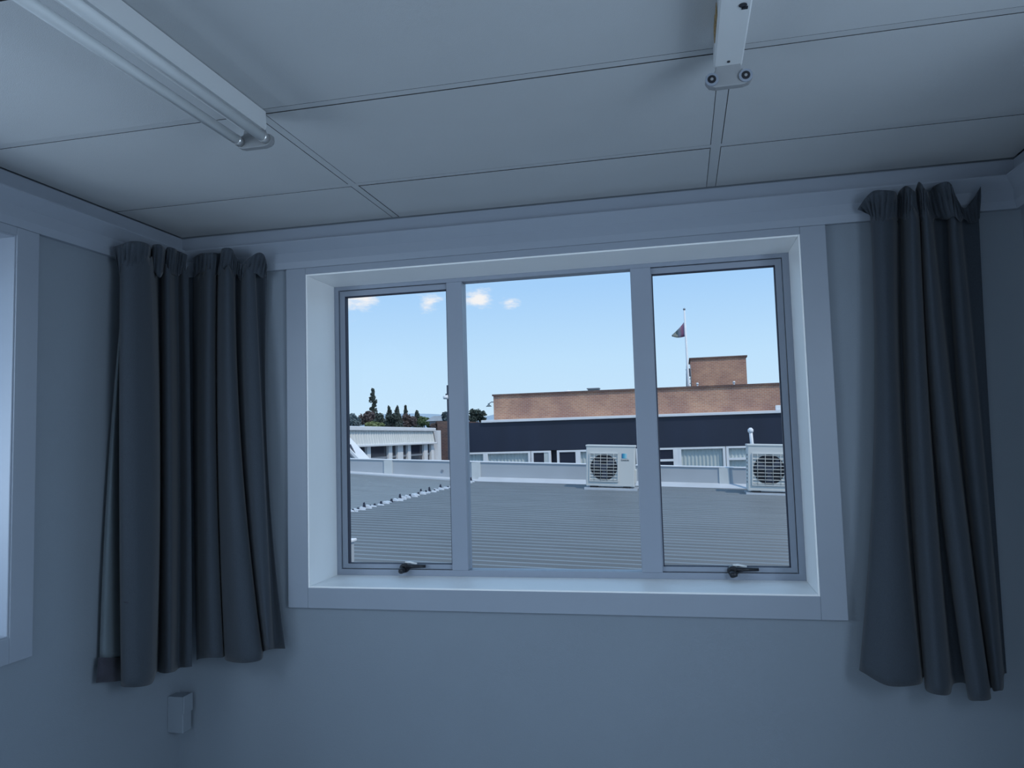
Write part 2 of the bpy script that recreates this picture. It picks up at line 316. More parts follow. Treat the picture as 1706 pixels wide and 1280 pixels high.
# ------------------------------------------------------------------ windows
def window(name, label, f, op, full=True, lin='white'):
    """f(u, v, z): u along the wall, v outward from the architrave face"""
    u0, u1, z0, z1 = op
    root = empty(name, f((u0+u1)/2, 0, z0)); inv = Vector(root.location)
    struct(root, label, 'window')
    def bx(nm, mat, a0, a1, v0, v1, c0, c1, parent=root, bevel=0):
        p = f(a0, v0, c0)-inv; q = f(a1, v1, c1)-inv
        ob = MB().box(p.x, q.x, p.y, q.y, p.z, q.z).build(nm, mat, parent, bevel=bevel); return ob
    # architrave boards
    aw, k = .091, .006
    for a in ((u0-aw, u0-k, z0-.084, 2.2295), (u1+k, u1+aw, z0-.084, 2.2295)): bx('architrave', M['trim'], a[0], a[1], 0, .018, a[2], a[3], bevel=.002)
    bx('architrave', M['trim'], u0-k, u1+k, 0, .018, z0-.084, z0-k, bevel=.002)
    if full: bx('architrave', M['trim'], u0-k, u1+k, 0, .018, z1+k, 2.2295, bevel=.002)
    # reveal lining
    bx('reveal_board', M[lin], u0-.02, u0, .004, .25, z0-.02, z1+.02, bevel=.0025)
    bx('reveal_board', M[lin], u1, u1+.02, .004, .25, z0-.02, z1+.02, bevel=.0025)
    bx('reveal_board', M[lin], u0, u1, .004, .25, z1, z1+.02, bevel=.0025)
    bx('window_sill', M[lin], u0, u1, .004, .25, z0-.02, z0, bevel=.0025)
    # aluminium frame
    v0, v1 = .25, .31
    bx('frame_bar', M['alu'], u0-.02, u0+.018, v0, v1, z0-.02, z1+.02); bx('frame_bar', M['alu'], u1-.024, u1+.02, v0, v1, z0-.02, z1+.02)
    bx('frame_bar', M['alu'], u0+.018, u1-.024, v0, v1, z1-.016, z1+.02); bx('frame_bar', M['alu'], u0+.018, u1-.024, v0, v1, z0-.02, z0+.024)
    uu = u0+1.45
    ma, mb = (uu-.94, uu-.872), (uu-.174, uu-.094)
    if not full:
        ma = (u0+(u1-u0)*.33-.03, u0+(u1-u0)*.33+.03); mb = (u0+(u1-u0)*.67-.03, u0+(u1-u0)*.67+.03)
    for q in (ma, mb): bx('mullion', M['alu'], q[0], q[1], .244, v1, z0+.024, z1-.016, bevel=.003)
    # side casements
    zz0, zz1 = z0+.027, z1-.019
    for (a, c, hx, vis) in ((u0+.0215, ma[0]+.02, uu-1.145, 'l'), (mb[1]-.02, u1-.027, uu+.166, 'r')):
        e = .023; sv0, sv1 = .258, .292
        mid = f((a+c)/2, sv0, zz0)-inv
        bb = MB()
        for q in ((a, a+e, zz0, zz1), (c-e, c, zz0, zz1), (a+e, c-e, zz0, zz0+.0185), (a+e, c-e, zz1-e, zz1)):
            p1 = f(q[0], sv0, q[2])-inv; p2 = f(q[1], sv1, q[3])-inv; bb.box(p1.x, p2.x, p1.y, p2.y, p1.z, p2.z)
        sash = bb.build('casement_sash', M['alu'], root)
        ga = MB(); t_ = .0035
        for q in ((a+e, a+e+t_, zz0+.0185, zz1-e), (c-e-t_, c-e, zz0+.0185, zz1-e), (a+e, c-e, zz0+.0185, zz0+.0185+t_*.6), (a+e, c-e, zz1-e-t_, zz1-e)):
            p1 = f(q[0], .262, q[2])-inv; p2 = f(q[1], .285, q[3])-inv; ga.box(p1.x, p2.x, p1.y, p2.y, p1.z, p2.z)
        ga.build('gasket', M['rubber'], sash)
        bx('glass_pane', M['glass'], a+e, c-e, .270, .275, zz0+.0185, zz1-e, parent=sash)
        if full:
            h = MB()
            def P(u, v, z): return f(u, v, z)-inv
            zb = zz0+.006
            h.tube([P(hx, .256, zb), P(hx, .232, zb)], [.021, .019], 16)
            h.tube([P(hx-.004, .236, zb-.004), P(hx-.004, .212, zb-.008), P(hx+.01, .206, zb-.004)], [.013, .012, .009], 10)
            h.tube([P(hx+.012, .238, zb+.006), P(hx+.04, .236, zb+.008), P(hx+.092, .240, zb+.008)], [.010, .0075, .006], 8)
            hd = h.build('latch_handle', M['black'], sash); hd['label'] = 'black casement latch handle'
            MB().tube([P(hx, .25, zb+.021), P(hx+.02, .25, zb+.022), P(hx+.05, .252, zb+.015)], .0045, 8).build('stay_arm', M['white'], sash)
    bx('glass_pane', M['glass'], ma[1], mb[0], .270, .275, z0+.024, z1-.016)
    return root
window('window_1', 'wide white three-pane window looking onto neighbouring roofs', lambda u, v, z: Vector((u, v, z)), W1)
window('window_2', 'window on the left wall, only its edge in view', lambda u, v, z: Vector((-2.02-v, u, z)), LW, lin='trim')
window('added_window_right', 'added window on the right wall, outside the picture', lambda u, v, z: Vector((1.112+v, u, z)), RR, lin='trim')  # unseen window added to hold the right-hand fill lamp
window('added_window_rear', 'added wide glazed opening behind the viewer', lambda u, v, z: Vector((u, YR+.018-v, z)), RW, full=False)  # unseen opening added to hold the rear fill lamp

# ------------------------------------------------------------------ fluorescent battens
def batten(x, y, tubes, label):
    t = empty('fluorescent_batten', (x, y, 2.399)); tag(t, label, 'light fixture', 'fluorescent battens on the ceiling')
    Lb = 1.22
    body = MB().extrude([(-.030, 0), (.030, 0), (.032, -.044), (.028, -.050), (-.028, -.050), (-.032, -.044)], lambda a, z: (a, 0, z), lambda a, z: (a, -Lb, z)).build('body', M['batten'], t)
    if not tubes:
        MB().tube([(.014, -.255, -.0502), (.014, -.255, -.0515)], .008, 12).build('cable_hole', M['black'], body)
        MB().box(.012, .024, -.250, -.240, -.0515, -.0505).build('cable_stub', M['black'], body)
        MB().tube([(0, -.030, -.050), (0, -.030, -.0522)], .0035, 10).build('screw', M['black'], body)
        rs = MB()
        rs.box(-.0335, -.0320, -.21, -.10, -.040, -.012); rs.box(-.0345, -.033, -.17, -.12, -.03, -.015)
        q = rs.build('rust_patch', M['rust'], body); q['label'] = 'brown rusty stain on the side'
    for e, yy in ((1, 0), (-1, -Lb)):
        hb = MB()
        hb.extrude([(-.026, -.046), (.026, -.046), (.030, -.062), (.050, -.068), (.052, -.082), (.044, -.094), (.030, -.098), (-.030, -.098), (-.044, -.094), (-.052, -.082), (-.050, -.068), (-.030, -.062)],
                   lambda a, z: (a, yy+e*.008, z), lambda a, z: (a, yy-e*.012, z))
        h = hb.build('lamp_holder', M['holder'], t, bevel=.002)
        for s in (-1, 1):
            MB().tube([(s*.037, yy+e*.008, -.080), (s*.037, yy+e*.014, -.080)], .0095, 14).build('rotor_socket', M['black'], h)
            MB().tube([(s*.037, yy+e*.015, -.080), (s*.037, yy+e*.016, -.080)], .004, 10).build('rotor_centre', M['holder'], h)
            if not tubes:
                MB().tube([(s*.037, yy-e*.012, -.080), (s*.037, yy-e*.016, -.080)], .0150, 16).build('socket_rim', M['steel'], h)
                MB().tube([(s*.037, yy-e*.016, -.080), (s*.037, yy-e*.0168, -.080)], .0095, 14).build('rotor_socket', M['black'], h)
                MB().tube([(s*.037, yy-e*.0168, -.080), (s*.037, yy-e*.0176, -.080)], .0035, 10).build('rotor_centre', M['holder'], h)
    if tubes:
        for s in (-1, 1):
            tb = MB().tube([(s*.037, -.035, -.080), (s*.037, -Lb+.035, -.080)], .0130, 18).build('fluorescent_tube', M['tube'], t)
            for ya, yb in ((-.013, -.035), (-Lb+.013, -Lb+.035)): MB().tube([(s*.037, ya, -.080), (s*.037, yb, -.080)], .0134, 18).build('tube_cap', M['metal'], tb)
    return t
batten(-1.066, -1.000, True, 'white twin fluorescent batten with both tubes fitted')
batten(.138, -1.015, False, 'white batten light with empty lamp holders and no tubes')

# ------------------------------------------------------------------ curtains
def crom(P, n):
    out = []; k = len(P)
    for i in range(k-1):
        p0, p1, p2, p3 = P[max(i-1, 0)], P[i], P[i+1], P[min(i+2, k-1)]
        for j in range(n):
            t = j/n
            out.append(tuple(.5*((2*b)+(-a+c)*t+(2*a-5*b+4*c-d)*t*t+(-a+3*b-3*c+d)*t**3) for a, b, c, d in zip(p0, p1, p2, p3)))
    out.append(tuple(P[-1])); return out
def drape_mesh(fold, plane, tops, mids, rows=44, n=6, zt=2.235):
    """fold: (px at top, px at middle, px at hem, distance off the wall, hem py); the pixel columns are turned into metres along the wall"""
    pts = []
    for (a, b_, c, d, yb) in fold:
        d = .035+(d-.045)*1.28; A = plane(a, tops, d*.85); B = plane(b_, mids, d); Cc = plane(c, yb, d*1.05)
        pts.append((*A, *B, *Cc))
    sm = crom(pts, n)
    rws = []
    for i in range(rows+1):
        t = i/rows; row = []
        for kq, q in enumerate(sm):
            A, B, Cc = Vector(q[0:3]), Vector(q[3:6]), Vector(q[6:9])
            zq0 = zt+.012*math.sin(kq*.9)+.009*math.sin(kq*.37+1); z = zq0+(Cc.z-zq0)*t
            # quadratic through the three measured heights
            za, zb_, zc = A.z, B.z, Cc.z
            def lag(fa, fb, fc):
                zq = min(z, za+.03)
                return fa*(zq-zb_)*(zq-zc)/((za-zb_)*(za-zc))+fb*(zq-za)*(zq-zc)/((zb_-za)*(zb_-zc))+fc*(zq-za)*(zq-zb_)/((zc-za)*(zc-zb_))
            row.append(Vector((lag(A.x, B.x, Cc.x), lag(A.y, B.y, Cc.y), z)))
        rws.append(row)
    return MB().grid(rws)
def heading_mesh(hd, plane, pyg, n=6, rows=6):
    pts = []
    for (pt, yt, pg, d) in hd:
        T = plane(pt, yt, d); G = plane(pg, pyg+5*math.sin(pg*.41)+3*math.sin(pg*1.3), d*.74); pts.append((*T, *G))
    sm = crom(pts, n); rws = []
    nrm = (plane(hd[0][0], hd[0][1], .1)-plane(hd[0][0], hd[0][1], .0)).normalized()
    for i in range(rows+1):
        t = i/rows; e = t*t*(3-2*t)
        rws.append([Vector(q[0:3]).lerp(Vector(q[3:6]), e*.5+t*.5)+nrm*((1-abs(2*t-1)**2)*.010*math.sin(k_*1.9+i*.55)+.006*math.sin(k_*.83+i*1.3)*(1-t)) for k_, q in enumerate(sm)])
    return MB().grid(rws)
def on_back(px, py, d): return atY(px, py, YB-d)
def on_left(px, py, d): return atX(px, py, XL+d)
G = 'grey curtains beside the windows'
# right of the wide window
ct = empty('curtain', (.75, -.06, .70)); tag(ct, 'dark grey curtain hanging right of the wide window', 'curtain', G)
def under(o, root):
    o.parent = root; o.matrix_parent_inverse = Matrix.Translation(-root.location); return o
foldR = [(1452, 1457, 1432, .05, 1117), (1456, 1462, 1440, .10, 1122), (1470, 1478, 1480, .13, 1143), (1487, 1494, 1530, .11, 1141), (1494, 1500, 1537, .06, 1130), (1500, 1508, 1541, .045, 1126),
         (1507, 1515, 1543, .09, 1150), (1520, 1531, 1563, .135, 1158), (1531, 1546, 1582, .11, 1157), (1533, 1549, 1588, .05, 1140), (1535, 1553, 1610, .06, 1140), (1537, 1556, 1614, .10, 1165),
         (1545, 1570, 1632, .135, 1168), (1553, 1585, 1650, .11, 1165), (1558, 1590, 1648, .05, 1150), (1578, 1598, 1653, .05, 1146), (1583, 1604, 1656, .09, 1152), (1592, 1618, 1664, .11, 1151),
         (1600, 1630, 1671, .09, 1148), (1606, 1634, 1672, .045, 1125), (1632, 1648, 1677, .045, 1122)]
headR = [(1429, 349, 1453, .06), (1442, 330, 1456, .11), (1456, 318, 1462, .15), (1475, 317, 1474, .16), (1490, 319, 1487, .14), (1495, 326, 1494, .07), (1499, 318, 1499, .065), (1508, 310, 1507, .12), (1515, 312, 1518, .15),
         (1524, 319, 1531, .12), (1527, 313, 1533, .08), (1531, 303, 1536, .13), (1538, 311, 1543, .15), (1545, 321, 1553, .12), (1548, 319, 1558, .07), (1560, 308, 1577, .11), (1580, 303, 1590, .15), (1588, 316, 1600, .14),
         (1594, 331, 1606, .09), (1606, 347, 1615, .065), (1618, 336, 1626, .06), (1634, 311, 1632, .075)]
under(drape_mesh(foldR, on_back, 390, 690).build('drape', M['cloth'], None, solid=.0022), ct)
under(heading_mesh(headR, on_back, 366).build('gathered_heading', M['cloth'], None, solid=.0022), ct)
# left of the wide window, on the back wall
cb = empty('curtain', (-1.70, -.06, .72)); tag(cb, 'dark grey curtain between the room corner and the wide window', 'curtain', G)
foldB = [(322, 322, 328, .05, 1100), (330, 329, 332, .07, 1098), (337, 334, 339, .10, 1097), (347, 345, 352, .125, 1096), (357, 357, 370, .10, 1096), (361, 361, 374, .055, 1093), (366, 365, 378, .10, 1101), (377, 380, 405, .14, 1105),
         (388, 396, 434, .11, 1100), (392, 399, 438, .055, 1088), (400, 402, 440, .065, 1085), (411, 416, 447, .11, 1083), (424, 434, 452, .09, 1082), (428, 437, 458, .045, 1081), (444, 443, 475, .045, 1081)]
headB = [(322, 430, 323, .07), (333, 423, 333, .10), (345, 422, 345, .13), (356, 421, 356, .12), (367, 422, 361, .08), (371, 414, 367, .13), (385, 414, 380, .14), (390, 422, 389, .11), (396, 433, 394, .08), (402, 440, 402, .08),
         (415, 430, 412, .11), (431, 421, 425, .11), (441, 427, 437, .08), (445, 445, 444, .06)]
under(drape_mesh(foldB, on_back, 480, 700).build('drape', M['cloth'], None, solid=.0022), cb)
under(heading_mesh(headB, on_back, 462).build('gathered_heading', M['cloth'], None, solid=.0022), cb)
# on the left wall, drawn back into the corner
cl = empty('curtain', (-1.97, -.25, .70)); tag(cl, 'dark grey curtain on the left wall with paler lining showing', 'curtain', G)
foldL = [(200, 199, 202, .07, 1143), (205, 204, 208, .11, 1145), (225, 228, 230, .135, 1145), (247, 254, 247, .13, 1142), (255, 263, 255, .10, 1136), (262, 267, 261, .05, 1120), (269, 271, 267, .06, 1121),
         (274, 275, 275, .10, 1122), (282, 285, 284, .115, 1121), (290, 294, 291, .08, 1119), (297, 300, 299, .08, 1113), (306, 310, 310, .115, 1112), (314, 317, 320, .125, 1111)]
headL = [(189, 411, 200, .06), (203, 407, 205, .11), (218, 402, 215, .14), (236, 403, 232, .15), (248, 408, 244, .13), (252, 416, 250, .07), (256, 408, 256, .11), (268, 408, 266, .13), (276, 416, 273, .09), (280, 412, 278, .11),
         (290, 414, 286, .13), (296, 418, 293, .10), (304, 421, 300, .12), (312, 425, 308, .13)]
under(drape_mesh(foldL, on_left, 480, 700).build('drape', M['cloth'], None, solid=.0022), cl)
under(heading_mesh(headL, on_left, 458).build('gathered_heading', M['cloth'], None, solid=.0022), cl)
lin = [(206, 186, 166, .035, 1098), (206, 190, 175, .05, 1099), (206, 196, 190, .05, 1099), (206, 201, 206, .045, 1098)]
o = under(drape_mesh(lin, on_left, 480, 700).build('lining', M['lining'], None, solid=.0015), cl); o['label'] = 'paler grey lining at the curtain edge'
hm = [(206, 186, 160, .033, 1138), (206, 190, 173, .048, 1137), (206, 196, 190, .048, 1136), (206, 201, 206, .043, 1134)]
rr = []
for (_, _, px, d, yb) in hm: rr.append((on_left(px+4*(px < 165), 1096, d), on_left(px, yb, d)))
o = under(MB().grid([[a for a, _ in rr], [c for _, c in rr]]).build('lining_hem', M['hem'], None, solid=.0022), cl); o['label'] = 'dark hem below the pale lining'
# stitched hem fold on the big panel
hp = [on_left(px, py, .142) for px, py in ((206, 1003), (215, 1005), (232, 1003), (246, 1000))]
under(MB().tube(hp, .0012, 6).build('hem_stitching', M['hem'], None), cl)

# surface socket low in the corner
so_ = empty('wall_socket', (XL, -.03, .39)); tag(so_, 'small surface-mounted socket box low on the wall under the corner curtains', 'socket')
under(MB().box(XL, -1.968, -.058, -.004, .395, .535).build('back_box', M['wall'], None, bevel=.003), so_)
under(MB().box(-1.968, -1.962, -.060, -.002, .468, .538).build('face_plate', M['wall'], None, bevel=.003), so_)

# ================================================================== outside
ZG = -6.0
gr = MB().quad([(-900, 1.5, ZG), (900, 1.5, ZG), (900, 1500, ZG), (-900, 1500, ZG)]).quad([(-900, -400, ZG), (900, -400, ZG), (900, 1.5, ZG), (-900, 1.5, ZG)]).build('ground', M['ground'])
struct(gr, 'dark ground far below, around the buildings', 'ground')
b = MB(); R_ = random.Random(3)
hz = []
for i in range(61):
    x = -620+i*22; h = 9+7*math.sin(i*.31+1)+5*math.sin(i*.83)+R_.random()*2.5
    hz.append((x, max(3, h+(9 if -330 < x < -40 else 0))))
b.grid([[(x, 560, ZG) for x, h in hz], [(x, 600, h) for x, h in hz], [(x, 700, ZG) for x, h in hz]])
struct(b.build('hills', M['hill']), 'faint hazy blue hills on the horizon', 'hill')

# ---- neighbouring low roof
SX, SY = -.0417, .0341
def za(x, y): return .636+SX*(x-.925)+SY*(y-9.2)
VX0, VY0, VX1, VY1 = -3.74, 5.22, -3.30, 9.25          # line where the two sheet fields meet
def vx(y): return VX0+(VX1-VX0)*(y-VY0)/(VY1-VY0)
def zb(x, y): return za(vx(y), y)+.075*(vx(y)-x)
def rib_rows(y0, y1, pitch, h):
    out = []; y = y0
    while y < y1:
        out += [(y, 0), (y+pitch*.52, 0), (y+pitch*.64, h), (y+pitch*.88, h)]; y += pitch
    out.append((y1, 0)); return out
roof = empty('low_roof', (1, 5, za(1, 5))); tag(roof, 'low grey ribbed metal roof just outside the window', 'roof')
rr_ = rib_rows(.55, 9.22, .15, .034)
o = under(MB().grid([[(vx(y), y, za(vx(y), y)+h), (2.5, y, za(2.5, y)+h), (9.5, y, za(9.5, y)+h)] for y, h in rr_], smooth=False).build('ribbed_sheet', M['roof'], None), roof)
rr_ = rib_rows(.55, 9.30, .14, .032)
o = under(MB().grid([[(-13, y, zb(-13, y)+h), (vx(y), y, zb(vx(y), y)-.004+h*.3)] for y, h in rr_], smooth=False).build('ribbed_sheet', M['roofb'], None), roof)
o['label'] = 'paler field of sheeting beyond the notched flashing'
# walls under the roof so that it is a building
w_ = MB()
w_.box(-13, 9.5, .6, .7, ZG, .25); w_.box(-13, 9.5, 9.0, 9.2, ZG, .25); w_.box(9.4, 9.5, .7, 9.0, ZG, .25); w_.box(-13, -12.9, .7, 9.0, ZG, .25)
under(w_.build('wall', M['parapet'], None), roof)
# notched flashing, one tab for every rib end
tabm = MB().hexa([(-.035, -.045, 0), (.045, -.045, 0), (.045, .03, 0), (-.035, .03, 0), (-.03, -.02, .045), (.03, -.03, .03), (.03, .02, .03), (-.03, .02, .045)])
tab0 = None; y = 3.4; k = 0; R2 = random.Random(5)
while y < 9.2:
    if tab0 is None: tab0 = under(tabm.build('flashing_tab', M['flash'], None), roof); t_ = tab0
    else: t_ = tab0.copy(); COL.objects.link(t_)
    t_.location = (vx(y)+R2.uniform(-.02, .02), y, za(vx(y), y)+.012); t_.rotation_euler = (0, 0, R2.uniform(-.25, .1)); t_.scale = (1, 1, R2.uniform(.7, 1.35))
    y += .13; k += 1
fin0 = None; y = 3.465
finm = MB().hexa([(-.02, -.006, 0), (.03, -.006, 0), (.03, .006, 0), (-.02, .006, 0), (-.01, -.004, .06), (.008, -.004, .065), (.008, .004, .065), (-.01, .004, .06)])
while y < 9.2:
    if fin0 is None: fin0 = under(finm.build('flashing_fin', M['rubber'], None), roof); t_ = fin0
    else: t_ = fin0.copy(); COL.objects.link(t_)
    t_.location = (vx(y)-.03+R2.uniform(-.02, .02), y, za(vx(y), y)+.005); t_.scale = (1, 1, R2.choice((.5, .7, .8, 1.0, 1.5)))
    y += .13
under(MB().hexa([(vx(3.3)-.07, 3.3, za(vx(3.3), 3.3)-.01), (vx(3.3)+.05, 3.3, za(vx(3.3), 3.3)-.01), (vx(9.25)+.05, 9.25, za(vx(9.25), 9.25)-.01), (vx(9.25)-.07, 9.25, za(vx(9.25), 9.25)-.01),
                 (vx(3.3)-.07, 3.3, za(vx(3.3), 3.3)+.012), (vx(3.3)+.05, 3.3, za(vx(3.3), 3.3)+.012), (vx(9.25)+.05, 9.25, za(vx(9.25), 9.25)+.012), (vx(9.25)-.07, 9.25, za(vx(9.25), 9.25)+.012)]).build('valley_flashing', M['flash'], None), roof)

# ---- parapet behind it
def ptop(x): return .974+(.95-x)*.0423
par = empty('parapet_wall', (0, 9.3, .6)); tag(par, 'low pale grey parapet wall along the far edge of the ribbed roof', 'parapet')
cuts = [-13, atY(647, 770, 9.3).x, atY(793, 770, 9.3).x, atY(1206, 780, 9.3).x, 5.2, 9.5]
for i in range(len(cuts)-1):
    a, c = cuts[i], cuts[i+1]
    q = MB().hexa([(a, 9.30, ZG), (c, 9.30, ZG), (c, 9.45, ZG), (a, 9.45, ZG), (a, 9.30, ptop(a)-.012), (c, 9.30, ptop(c)-.012), (c, 9.45, ptop(c)-.012), (a, 9.45, ptop(a)-.012)])
    o = under(q.build('parapet_panel', M['parapet'], None), par)
    xm = a+(c-a)*.62
    if i in (1, 2): under(MB().tube([(xm, 9.301, ptop(xm)-.17), (xm, 9.288, ptop(xm)-.17)], .022, 10).build('outlet', M['steel'], None), par)
q = MB().hexa([(-13, 9.285, ptop(-13)-.014), (9.5, 9.285, ptop(9.5)-.014), (9.5, 9.465, ptop(9.5)-.014), (-13, 9.465, ptop(-13)-.014), (-13, 9.285, ptop(-13)), (9.5, 9.285, ptop(9.5)), (9.5, 9.465, ptop(9.5)), (-13, 9.465, ptop(-13))])
under(q.build('capping', M['bwhite'], None), par)
for c in cuts[1:-1]:
    q = MB().hexa([(c-.075, 9.282, .5), (c+.075, 9.282, .5), (c+.075, 9.46, .5), (c-.075, 9.46, .5), (c-.075, 9.282, ptop(c)-.016), (c+.075, 9.282, ptop(c)-.016), (c+.075, 9.46, ptop(c)-.016), (c-.075, 9.46, ptop(c)-.016)])
    under(q.build('pier', M['pier'], None), par)
# sloped apron flashing where the sheets meet the wall
xa_, xb_ = vx(9.2)+.02, 9.5
o = under(MB().hexa([(xa_, 9.12, za(xa_, 9.12)+.02), (xb_, 9.12, za(xb_, 9.12)+.02), (xb_, 9.30, za(xb_, 9.3)+.02), (xa_, 9.30, za(xa_, 9.3)+.02),
                     (xa_, 9.12, za(xa_, 9.12)+.03), (xb_, 9.12, za(xb_, 9.12)+.03), (xb_, 9.298, za(xb_, 9.3)+.085), (xa_, 9.298, za(xa_, 9.3)+.085)]).build('apron_flashing', M['flash'], None), roof)
xa_, xb_ = -13, vx(9.2)
under(MB().hexa([(xa_, 9.2, zb(xa_, 9.2)), (xb_, 9.2, zb(xb_, 9.2)), (xb_, 9.30, zb(xb_, 9.3)), (xa_, 9.30, zb(xa_, 9.3)), (xa_, 9.2, zb(xa_, 9.2)+.03), (xb_, 9.2, zb(xb_, 9.2)+.03), (xb_, 9.298, zb(xb_, 9.3)+.05), (xa_, 9.298, zb(xa_, 9.3)+.05)]).build('apron_flashing', M['flash'], None), roof)

# ---- air conditioner outdoor units
def ac_unit():
    t = empty('air_conditioner', (0, 0, 0))
    W, H, D = .70, .60, .28; zb_ = .055
    MB().box(0, W, 0, D, zb_, zb_+H).build('casing', M['acw'], t, bevel=.012)
    MB().box(-.008, W+.008, -.008, D+.008, zb_+H-.02, zb_+H+.006).build('lid', M['acw'], t, bevel=.006)
    for ry in (-.03, D-.06): MB().box(-.02, W+.04, ry, ry+.08, 0, .034).build('rail', M['flash'], t)
    for fx in (.06, W-.16): MB().box(fx, fx+.10, .0, D, .034, zb_).build('foot', M['dark'], t)
    gx, gz, gs = .05, zb_+.07, .42
    fr = MB()
    for q in ((gx, gx+gs, gz, gz+.014), (gx, gx+gs, gz+gs-.014, gz+gs), (gx, gx+.014, gz, gz+gs), (gx+gs-.014, gx+gs, gz, gz+gs)): fr.box(q[0], q[1], -.016, .004, q[2], q[3])
    fr.build('grille_frame', M['acw'], t)
    cx, cz = gx+gs/2, gz+gs/2
    fan = MB().tube([(cx, -.001, cz), (cx, -.004, cz)], .192, 40).build('fan_opening', M['dark'], t)
    bl = MB()
    for k in range(3):
        a = k*2.094+.4; p = [(cx+r*math.cos(a+d), -.0055, cz+r*math.sin(a+d)) for r, d in ((.04, -.3), (.17, -.1), (.175, .55), (.05, .5))]
        bl.quad(p).quad([(x, -.0045, z) for x, _, z in reversed(p)])
    bl.tube([(cx, -.004, cz), (cx, -.008, cz)], .045, 16)
    bl.build('fan_blades', M['polem'], fan)
    n = 9
    for k in range(n):
        z = gz+.03+k*(gs-.06)/(n-1)
        if k == 0: s0 = MB().hexa([(gx+.012, -.013, -.006), (gx+gs-.012, -.013, -.006), (gx+gs-.012, -.004, .002), (gx+.012, -.004, .002), (gx+.012, -.014, .000), (gx+gs-.012, -.014, .000), (gx+gs-.012, -.005, .007), (gx+.012, -.005, .007)]).build('grille_slat', M['acg'], t); o = s0
        else: o = s0.copy(); COL.objects.link(o)
        o.location = (0, 0, z); o.scale = (1, 1, .62)
    for k in range(4):
        x = gx+.07+k*(gs-.14)/3
        MB().tube([(x, -.016, gz+.01), (x, -.016, gz+gs-.01)], .003, 6).build('grille_wire', M['acg'], t)
    MB().box(gx+gs+.045, gx+gs+.135, -.003, .001, gz+gs-.075, gz+gs-.005).build('badge', M['logo'], t)
    cu = bpy.data.curves.new('badge_lettering', 'FONT'); cu.body = 'DAIKIN'; cu.size = .034; cu.extrude = .0008
    to = bpy.data.objects.new('tmp', cu); COL.objects.link(to)
    dg = bpy.context.evaluated_depsgraph_get(); me = bpy.data.meshes.new_from_object(to.evaluated_get(dg)); bpy.data.objects.remove(to)
    me.materials.clear(); me.materials.append(M['dark']); lo = bpy.data.objects.new('badge_lettering', me); COL.objects.link(lo); lo.parent = t
    lo.rotation_euler = (math.pi/2, 0, 0); lo.location = (gx+gs+.035, -.002, gz+gs-.115)
    for k in range(8):
        MB().box(-.003, .001, .03, .09, zb_+.10+k*.05, zb_+.125+k*.05).build('side_louvre', M['dark'], t)
    v = MB().box(W-.0, W+.02, .05, .2, zb_+.05, zb_+.25).build('valve_cover', M['acw'], t, bevel=.006)
    return t
ac = ac_unit(); tl = math.atan(-SX)
p = atY(976, 816, 8.45); ac.location = (p.x, 8.45, za(p.x, 8.45)+.022); ac.rotation_euler = (0, tl, 0); ac.scale = (1.02, 1.02, 1.0)
GA = 'outdoor air conditioner units on the ribbed roof'
tag(ac, 'white air conditioner unit with coloured badge, mostly in the middle pane', 'air conditioner', GA)
ac2 = copy_tree(ac); p = atY(1246, 826, 8.35); ac2.location = (p.x, 8.35, za(p.x, 8.35)+.022); ac2.scale = (1.1, 1.06, 1.08)
tag(ac2, 'white air conditioner unit in the right pane below the vent pipe', 'air conditioner', GA)

# vent pipe with a round cap
p = atY(1253, 742, 9.05)
vp = empty('vent_pipe', (p.x, 9.05, za(p.x, 9.05))); tag(vp, 'slim white vent pipe with a round cap behind the right air conditioner', 'pipe')
tp = atY(1250.5, 719, 9.05)
under(MB().tube([(p.x+.02, 9.05, za(p.x, 9.05)), p, tp], .026, 12).build('pipe', M['bwhite'], None), vp)
under(MB().tube([tp-Vector((0, 0, .02)), tp, tp+Vector((0, 0, .03)), tp+Vector((0, 0, .055))], [.03, .042, .040, .015], 14).build('cap', M['bwhite'], None), vp)

# white capped post close by on the left
p = atY(594, 897, 2.09); xq = p.x
ps = empty('capped_post', (xq-.10, 2.05, zb(xq, 2.05))); tag(ps, 'white capped post at the lower left of the left pane', 'post')
under(MB().box(xq-.18, xq-.012, 2.02, 2.08, .45, p.z-.02).build('shaft', M['parapet'], None, bevel=.006), ps)
under(MB().box(xq-.20, xq, 2.0, 2.10, p.z-.02, p.z).build('cap', M['bwhite'], None, bevel=.006), ps)

# dark pole with a small light, beside the left mullion
p = atY(749.5, 700, 11.5); t0 = atY(749.5, 642, 11.5)
pl = empty('light_pole', (p.x, 11.5, ZG)); tag(pl, 'dark square pole with a small lamp beside the left mullion', 'pole')
under(MB().box(p.x-.042, p.x+.042, 11.46, 11.54, ZG, t0.z).build('pole', M['polem'], None, bevel=.006), pl)
q = atY(742, 662, 11.42)
h = MB(); h.tube([(q.x-.03, 11.38, q.z-.01), (q.x+.05, 11.42, q.z+.0)], [.03, .045], 12)
lh = under(h.build('lamp_head', M['bwhite'], None), pl)
under(MB().box(q.x+.0, q.x+.05, 11.43, 11.47, q.z+.02, q.z+.07).build('bracket', M['polem'], None), pl)

